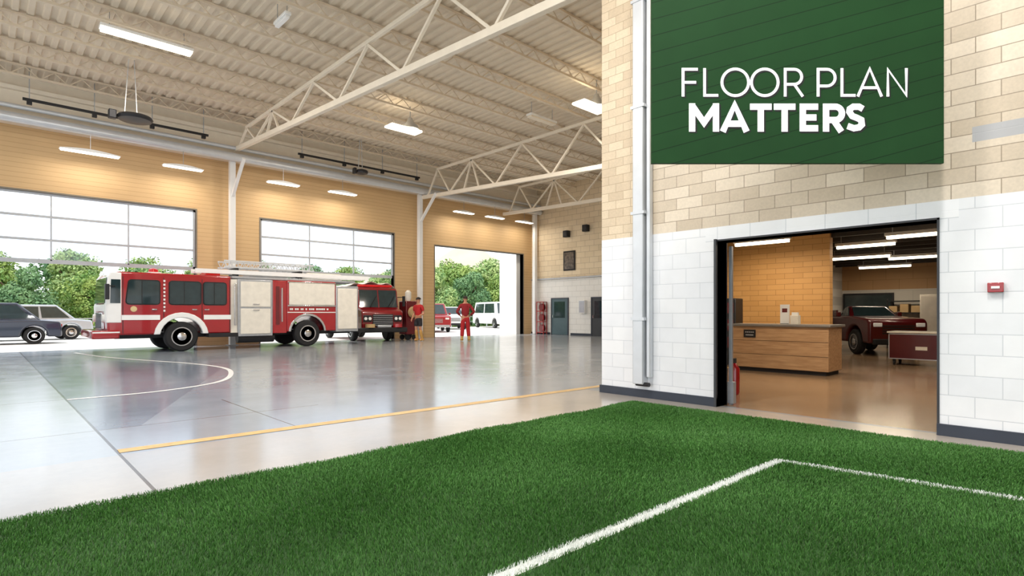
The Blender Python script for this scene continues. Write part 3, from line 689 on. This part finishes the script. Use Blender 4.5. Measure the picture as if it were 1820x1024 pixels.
car((26.4,34.6,-.01),math.radians(60),M_white,'white utility car parked outside the open bay',4.6,1.85,1.7,'suv')

g=thing('fence','low pale rail fence along the verge','fence',(10,38,-.01))
f_=G().box(-25,40,-.02,.02,.9,.95).box(-25,40,-.02,.02,.45,.49)
for k in range(33): f_.box(-25+k*2,-24.93+k*2,-.03,.03,0,.98)
f_.obj('fence_rails',M_steel,g)

def tree_mesh(seed,m,h=5.0,r=2.2,nl=14000):
    rs=np.random.RandomState(seed); cl=[]
    for i in range(30):
        a=rs.uniform(0,6.28); zz=rs.uniform(.05*h,.9*h); lim=r*.78*(1-abs(zz/h-.34)**2*1.9); rr=rs.uniform(0,1)**.6*max(.1,lim); cl.append((math.cos(a)*rr,math.sin(a)*rr,zz,rs.uniform(.24,.42)*r))
    per=nl//30; V=[]
    for (a,b,c,q) in cl:
        d=rs.randn(per,3); d/=np.linalg.norm(d,axis=1)[:,None]; p=d*(q*rs.uniform(.7,1.15,(per,1)))+np.array([a,b,c]); p[:,2]=np.maximum(p[:,2],.15)
        u=rs.randn(per,3); u/=np.linalg.norm(u,axis=1)[:,None]; w=np.cross(u,d); w/=np.linalg.norm(w,axis=1)[:,None]
        s=rs.uniform(.07,.14,(per,1)); V.append(np.stack([p-u*s,p-w*s*.6,p+u*s,p+w*s*.6],1))
    V=np.concatenate(V).reshape(-1,3); me=bpy.data.meshes.new('foliage'); k=len(V)//4
    me.from_pydata(V.tolist(),[],[(4*i,4*i+1,4*i+2,4*i+3) for i in range(k)]); me.materials.append(m); return me
protos=[tree_mesh(i,M_leaf[i%3]) for i in range(6)]
tg=G(); tg.lathe([(.16,0),(.12,1.5),(.06,3.2)],(0,0,0),'z',10)
for k in range(5): a=k*1.3; tg.bar((0,0,1.2+k*.35),(math.cos(a)*1.1,math.sin(a)*1.1,2.4+k*.35),.07)
tmesh=None
def tree(x,y,s,i):
    global tmesh
    e=thing('tree','leafy green tree beyond the parking apron','tree',(x,y,-.22),random.uniform(0,6),group='trees outside'); e.scale=(s,s,s)
    if tmesh is None: 
        t=tg.obj('trunk',M_bark,e); tmesh=t.data
    else:
        t=bpy.data.objects.new('trunk',tmesh); COL.objects.link(t); t.parent=e
    f_=bpy.data.objects.new('foliage',protos[i%6]); COL.objects.link(f_); f_.parent=e
random.seed(11)
i=0
for k in range(10): tree(-5+k*3.3,42.6+random.uniform(-.3,.3),random.uniform(.78,.9),i); i+=1
for k in range(9): tree(-3.3+k*3.9,47.2+random.uniform(-.2,.2),random.uniform(.98,1.1),i+1); i+=1
for k in range(9): tree(-4.6+k*4.6,53+random.uniform(-.2,.2),random.uniform(1.15,1.3),i+2); i+=1
for k in range(8): tree(33+k*4.4,46+random.uniform(-.3,.3),random.uniform(1.1,1.25),i); i+=1
for k in range(7): tree(35.4+k*5.8,53+random.uniform(-.2,.2),random.uniform(1.45,1.6),i+2); i+=1
V_=[];F_=[];n=26
for a in range(n):
    for b in range(10):
        x_=60+a*4.2; y_=110+b*5; V_.append((x_,y_,-.4+ (19+2.5*math.sin(a*.7)+1.5*math.sin(a*1.9+b))*math.sin(math.pi*a/(n-1))**.7*math.sin(math.pi*(b+.2)/10)))
for a in range(n-1):
    for b in range(9): q=a*10+b; F_.append((q,q+1,q+11,q+10))
tag(G().add(V_,F_).obj('hill',mat('hazy_hill',rgb(190,180,160),.9,var=.15,scale=.1),smooth=True),'hazy reddish hill beyond the trees','hill')

# ---------------------------------------------------------------- end wall fittings
for i,(a,b) in enumerate(((20.1,21.25),(17.3,18.4))):
    d=thing('door_%d'%(4+i),'dark glazed door in white block wall','door',(23.38,(a+b)/2,0)); d['kind']='structure'; w=(b-a)/2
    G().box(-.05,.02,-w-.06,-w,0,2.06).box(-.05,.02,w,w+.06,0,2.06).box(-.05,.02,-w,w,2.0,2.06).obj('door_frame',M_navy,d)
    G().box(-.03,.01,-w,w,.01,2.0).obj('door_leaf',mat('teal_door',rgb(70,92,98),.4) if i==0 else M_frame,d)
    G().box(-.04,-.03,-w+.18,w-.18,.95,1.85).obj('door_glass',M_glass,d)
    G().box(-.09,-.03,w-.14,w-.1,.95,1.1).obj('door_handle',M_chrome,d)
p=thing('poster','framed dark poster on end wall','poster',(23.38,19.98,3.55))
G().box(-.03,.02,-.42,.42,0,1.08).obj('frame',M_black,p,bevel=.01)
G().box(-.04,-.03,-.34,.34,.08,1.0).obj('print',M_poster,p)
for (y_,z_,l) in ((20.05,5.55,'black wall speaker on end wall'),(18.7,5.72,'black wall speaker near the roof')):
    s=thing('speaker',l,'speaker',(23.2,y_,z_)); G().box(-.12,.14,-.16,.16,-.18,.18).obj('speaker_box',M_black,s,bevel=.02); G().lathe([(.12,-.13),(.08,-.10)],(0,0,0),'x',16).obj('speaker_cone',M_dark,s); G().box(.12,.2,-.03,.03,-.03,.03).obj('bracket',M_dark,s)
struct(G().lathe([(.05,7.0),(.05,22.8)],(23.3,0,3.15),'y',12),'trim_7',M_steel,label='steel pipe along end wall')
r=thing('hose_rack','slim red metal rack holding rolled fire hoses','rack',(23.15,21.85,0)); r.scale=(.5,.8,1)
G().box(-.3,-.25,-.35,-.3,0,1.85).box(.25,.3,-.35,-.3,0,1.85).box(-.3,-.25,.3,.35,0,1.85).box(.25,.3,.3,.35,0,1.85).box(-.3,.3,-.35,.35,.1,.14).box(-.3,.3,-.35,.35,.7,.74).box(-.3,.3,-.35,.35,1.3,1.34).box(-.3,.3,-.35,.35,1.82,1.86).obj('rack_frame',M_red,r)
for z_ in (.36,.96,1.55):
    for a in (-.16,.12): G().lathe([(.06,-.06),(.21,-.06),(.21,.06),(.06,.06)],(a,-.05,z_),'x',18).obj('hose_roll',M_dred,r)
w=thing('wall_cabinet','white wall cabinet beside the far door','cabinet',(23.3,18.95,1.2)); G().box(-.12,.1,-.2,.2,0,.7).obj('body',M_white,w,bevel=.01); G().box(-.14,-.12,-.17,.17,.04,.66).obj('cabinet_door',M_silver,w)

# ---------------------------------------------------------------- side room contents
c=thing('reception_counter','oak fronted reception counter with grey top','counter',(12.0,4.45,0))
G().box(-.4,.4,-.95,.95,.08,.93).obj('counter_body',M_wood,c,bevel=.01)
G().box(-.45,.45,-1.0,1.0,.93,.98).obj('countertop',mat('grey_top',rgb(120,116,112),.3),c,bevel=.01)
G().box(-.36,.36,-.9,.9,0,.08).obj('plinth',M_black,c)
for z_ in (.36,.64): G().box(-.405,-.4,-.95,.95,z_,z_+.006).obj('panel_seam',M_bark,c)
G().box(-.42,-.4,.42,.66,.70,.86).obj('name_plate',M_black,c)
g=G()
for k in range(5): g.box(-.424,-.42,.45+k*.038,.475+k*.038,.80,.82)
g.box(-.424,-.42,.46,.62,.74,.76).obj('plate_marking',M_steel,c)
s=thing('notice_frame','white notice in a frame standing on the counter','notice',(11.95,4.42,.98))
G().box(-.01,.01,-.09,.09,0,.4).obj('notice_sheet',M_white,s); G().box(-.013,-.01,-.05,.05,.24,.32).obj('printed_mark',M_dred,s); G().box(-.04,.05,-.08,.08,0,.01).obj('stand',M_dark,s)
s=thing('leaflet_box','small white leaflet box on the counter','box',(11.9,4.2,.98)); G().box(-.06,.06,-.08,.08,0,.18).obj('box_body',M_wash,s,bevel=.005); G().box(-.03,.03,-.06,.06,.1,.24).obj('leaflets',M_white,s)
k_=thing('tool_cart','dark red rolling case with silver trim and small badge','cart',(15.75,2.65,0))
G().box(-.35,.35,-.8,.72,.14,.74).obj('cart_body',M_vdred,k_,bevel=.02); G().box(-.38,.38,-.83,.75,.74,.78).obj('cart_top',M_wash,k_,bevel=.01)
G().box(-.36,-.345,-.8,.72,.14,.16).box(-.36,-.345,-.8,.72,.71,.73).box(-.36,-.345,.70,.72,.14,.73).box(-.36,-.345,-.8,-.78,.14,.73).obj('edge_trim',M_steel,k_)
G().box(-.358,-.35,-.02,.2,.36,.44).obj('badge',M_wash,k_)
for a in (-.28,.28):
    for b_ in (-.7,.62): G().lathe([(.06,-.02),(.06,.02)],(a,b_,.06),'y',12).obj('caster',M_black,k_); G().box(a-.03,a+.03,b_-.03,b_+.03,.08,.15).obj('caster_fork',M_dark,k_)
car((19.9,5.0,0),math.radians(40),M_vdred,'dark red pickup truck parked inside the dim workshop',3.7,1.55,1.42,'pickup',front=M_black)
s=thing('storage_cabinet','cream steel storage cabinet in the workshop','cabinet',(22.0,3.35,0)); G().box(-.3,.3,-.55,.55,0,1.8).obj('body',M_wash,s,bevel=.01)
for a in (-.27,.27): G().box(-.32,-.3,a-.25,a+.25,.05,1.75).obj('cabinet_door',M_wash,s,bevel=.004)
s=thing('shelf_unit','open steel shelf with cardboard boxes','shelf',(22.9,4.5,0)); g=G()
for z_ in (.1,.65,1.2,1.6): g.box(-.3,.3,-.5,.5,z_,z_+.03)
for a in (-.3,.27):
    for b_ in (-.5,.47): g.box(a,a+.03,b_,b_+.03,0,1.7)
g.obj('shelf_frame',M_dark,s)
for z_ in (.13,.68,1.23):
    for b_ in (-.3,.02,.34):
        bb=thing('cardboard_box','tan cardboard box on steel shelf','box',(22.9,4.5+b_,z_),group='boxes on shelf'); hh=random.uniform(.2,.3); G().box(-.2,.2,-.12,.12,0,hh).obj('carton',M_tan,bb,bevel=.005); G().box(-.2,.2,-.02,.02,hh,hh+.002).obj('tape',M_wash,bb)
w=thing('window_1','dark interior window in far workshop wall','window',(23.38,5.75,1.15)); w['kind']='structure'
G().box(-.03,.02,-.75,.75,0,.72).obj('window_glass',M_glass,w); G().box(-.05,.02,-.8,.8,.72,.78).box(-.05,.02,-.8,.8,-.06,0).box(-.05,.02,-.8,-.75,0,.72).box(-.05,.02,.75,.8,0,.72).obj('window_frame',M_dark,w)
for (x_,y_,L,pw) in ((9.9,3.2,1.3,60),(14.4,3.6,1.2,12),(13.2,2.3,1.3,22),(17.4,4.5,1.5,14),(18.4,3.3,1.5,12),(21.4,4.8,1.5,26),(10.0,1.0,1.3,36),(12.2,5.0,1.2,40)):  # the lamps nearest the opening are unseen, added to light the counter
    striplamp((x_,y_,2.72),L,.12,pw,math.pi/2,'warm strip light under dark workshop ceiling',rod=.275,col=(1,.84,.64))
e=thing('fire_extinguisher','red fire extinguisher by the opening','fire extinguisher',(8.1,3.72,0))
G().lathe([(.07,0),(.08,.03),(.08,.38),(.03,.46)],(0,0,0),'z',18).obj('cylinder',M_red,e,smooth=True); G().box(-.03,.05,-.015,.015,.46,.53).obj('valve_handle',M_black,e)
dk=thing('display_rack','dark tall rack standing inside the opening','rack',(12.8,5.95,0)); G().box(-.2,.2,-.2,.2,0,1.55).obj('rack_body',M_dark,dk,bevel=.02)
for z_ in (.4,.8,1.2): G().box(-.22,-.2,-.15,.15,z_,z_+.25).obj('rack_shelf',M_dred,dk)
du=thing('duct','round dark air duct under workshop ceiling','duct',(17.4,1.3,2.76)); G().lathe([(.12,-5),(.12,6)],(0,0,0),'x',16).obj('duct_pipe',M_dark,du,smooth=True)
for a in (-4,0,4): G().box(a-.02,a+.02,-.02,.02,.1,.235).obj('hanger',M_dark,du)

# ---------------------------------------------------------------- people
def skin_obj(name,pts,edges,m,parent,root=0,sub=2,label=None):
    me=bpy.data.meshes.new(name); me.from_pydata([p[0] for p in pts],edges,[]); me.materials.append(m)
    o=bpy.data.objects.new(name,me); COL.objects.link(o)
    if parent:o.parent=parent
    sk=o.modifiers.new('skin','SKIN'); sk.use_smooth_shade=True
    sv=me.skin_vertices[0].data
    for i,p in enumerate(pts):
        r=p[1]; sv[i].radius=r if isinstance(r,tuple) else (r,r); sv[i].use_root=(i==root)
    s=o.modifiers.new('sub','SUBSURF'); s.levels=sub; s.render_levels=sub
    if label:o['label']=label
    return o
def person(loc,rz,lab,arms,legs,shirt,pants,boots,short_pants,scale,sleeve=.5,boot_h=.2):
    e=thing('person',lab,'person',loc,rz); e.scale=(scale,)*3
    pts=[((0,0,.95),(.13,.10)),((0,0,1.1),(.12,.09)),((0,0,1.26),(.135,.1)),((0,0,1.38),(.13,.09)),((0,-.005,1.5),(.055,.055)),((0,-.015,1.565),(.07,.085)),((0,-.015,1.64),(.078,.098)),((0,-.005,1.71),(.06,.075))]
    ed=[(i,i+1) for i in range(7)]
    def add(p,r,prev): pts.append((p,r)); ed.append((prev,len(pts)-1)); return len(pts)-1
    for s,(el,wr,fd) in zip((-1,1),arms):
        a=add((s*.16,0,1.40),.055,3); a=add((s*.2,0,1.35),.052,a); el=Vector(el);wr=Vector(wr);fd=Vector(fd).normalized()
        a=add(tuple(el),.042,a); a=add(tuple((el+wr)/2),.04,a); a=add(tuple(wr),.027,a); pm=wr+fd*.05; p=add(tuple(pm),(.032,.018),a)
        sd=fd.cross(Vector((1,0,0))); sd=sd.normalized() if sd.length>.1 else Vector((0,1,0))
        for k,(o_f,ln) in enumerate(((-.026,.065),(-.009,.078),(.009,.072),(.026,.055))):
            q=add(tuple(pm+fd*.04+sd*o_f),.0095,p); q=add(tuple(pm+fd*(.04+ln*.5)+sd*o_f*1.1),.009,q); add(tuple(pm+fd*(.04+ln*.92)+sd*o_f*1.1+Vector((-s*.018,0,0))),.008,q)
        q=add(tuple(wr+fd*.03-sd*.035),.011,p); add(tuple(wr+fd*.07-sd*.052),.009,q)
    for s,(kn,an_,to) in zip((-1,1),legs):
        a=add((s*.085,0,.88),.09,0); a=add(tuple((Vector((s*.09,0,.88))+Vector(kn))/2),.078,a); a=add(kn,.058,a); a=add(tuple(Vector(kn)*.62+Vector(an_)*.38+Vector((0,.015,0))),.056,a); a=add(an_,.038,a); add(to,(.04,.03),a)
    skin_obj('body',pts,ed,M_skin,e)
    sp=[((0,0,.9),(.16,.12)),((0,0,1.08),(.15,.11)),((0,0,1.24),(.168,.118)),((0,0,1.37),(.165,.108)),((0,0,1.465),(.075,.072))]; se=[(0,1),(1,2),(2,3),(3,4)]
    for s,(el,wr,fd) in zip((-1,1),arms):
        sp.append(((s*.16,0,1.395),.075)); se.append((3,len(sp)-1)); sp.append(((s*.205,0,1.35),.07)); se.append((len(sp)-2,len(sp)-1))
        t=Vector((s*.2,0,1.35)).lerp(Vector(el),min(1,sleeve*1.1)); sp.append((tuple(t),.06)); se.append((len(sp)-2,len(sp)-1))
        if sleeve>=1: sp.append((tuple(Vector(el).lerp(Vector(wr),.85)),.045)); se.append((len(sp)-2,len(sp)-1))
    skin_obj('shirt',sp,se,shirt,e,2)
    tp=[((0,0,.98),(.145,.115)),((0,0,.9),(.15,.12))]; te=[(0,1)]
    for s,(kn,an_,to) in zip((-1,1),legs):
        kn=Vector(kn);an_=Vector(an_); tp.append(((s*.085,0,.83),.105)); te.append((1,len(tp)-1)); tp.append((tuple((Vector((s*.09,0,.86))+kn)/2),.098)); te.append((len(tp)-2,len(tp)-1))
        if short_pants: tp.append((tuple(kn+Vector((0,0,.06))),.088)); te.append((len(tp)-2,len(tp)-1))
        else:
            tp.append((tuple(kn),.088)); te.append((len(tp)-2,len(tp)-1)); tp.append((tuple(kn.lerp(an_,.85)),.08)); te.append((len(tp)-2,len(tp)-1))
    skin_obj('trousers' if not short_pants else 'shorts',tp,te,pants,e,0)
    for s,(kn,an_,to) in zip((-1,1),legs):
        an_=Vector(an_);to=Vector(to);kn=Vector(kn); tp_=an_.lerp(kn,boot_h/.4)
        skin_obj('boot',[(tuple(tp_),.078 if boot_h>.3 else .064),(tuple(an_),.06),((an_.x,an_.y+.02,.05),(.05,.05)),((to.x,to.y,.045),(.05,.042))],[(0,1),(1,2),(2,3)],boots,e,1)
    G().ball((0,.005,1.665),(.1,.118,.1),18,12,-.15).obj('hair',M_hair,e,smooth=True)
    for s in (-1,1): G().ball((s*.032,-.102,1.645),.012,8,6).obj('eye',M_black,e)
    G().ball((0,-.122,1.615),(.014,.022,.022),8,6).obj('nose',M_skin,e,smooth=True)
    G().ball((0,-.108,1.578),(.028,.008,.007),8,6).obj('mouth',M_dred,e)
    for s in (-1,1): G().ball((s*.088,0,1.625),(.012,.022,.032),8,6).obj('ear',M_skin,e,smooth=True)
    return e
person((13.72,20.3,0),math.radians(-75),'person in red shirt, dark shorts and tall tan boots beside engine',
  [((-.24,.04,1.1),(-.22,-.12,.92),(0.1,-.5,-.8)),((.25,.03,1.1),(.2,-.2,1.0),(-.2,-1,0))],
  [((-.09,-.03,.5),(-.1,.03,.1),(-.11,-.12,.04)),((.1,.0,.5),(.12,.08,.1),(.13,-.07,.04))],M_shirt,M_shorts,M_boot,True,1.08,.6,.37)
person((15.2,18.9,0),math.radians(180-36+5),'person in red work clothes seen from behind, hands on hips',
  [((-.34,.1,1.14),(-.19,-.06,.99),(.5,-.4,-.6)),((.34,.1,1.14),(.19,-.06,.99),(-.5,-.4,-.6))],
  [((-.11,-.01,.5),(-.14,.03,.1),(-.16,-.11,.04)),((.11,-.01,.5),(.14,.03,.1),(.16,-.11,.04))],M_dshirt,M_pants,M_boot,False,1.11,1.)

# ---------------------------------------------------------------- world, sun, camera
w=bpy.data.worlds.new('world'); S.world=w; w.use_nodes=True; bg=w.node_tree.nodes['Background']; bg.inputs[0].default_value=(.91,.955,1,1); bg.inputs[1].default_value=1.85
l=bpy.data.lights.new('sun','SUN'); l.energy=2.6; l.angle=.02; l.color=(1,.95,.86); so=bpy.data.objects.new('sun',l); COL.objects.link(so)
so.rotation_euler=Vector((-.3,.45,1.0)).to_track_quat('Z','Y').to_euler()
cam=bpy.data.cameras.new('camera'); co=bpy.data.objects.new('camera',cam); COL.objects.link(co)
co.location=(0,0,1.2); co.rotation_euler=(math.radians(90),0,-th); cam.sensor_width=36; cam.lens=36*990/1820; cam.shift_y=45/1820; cam.clip_end=500; cam.clip_start=.05
S.camera=co
S.view_settings.view_transform='Standard'
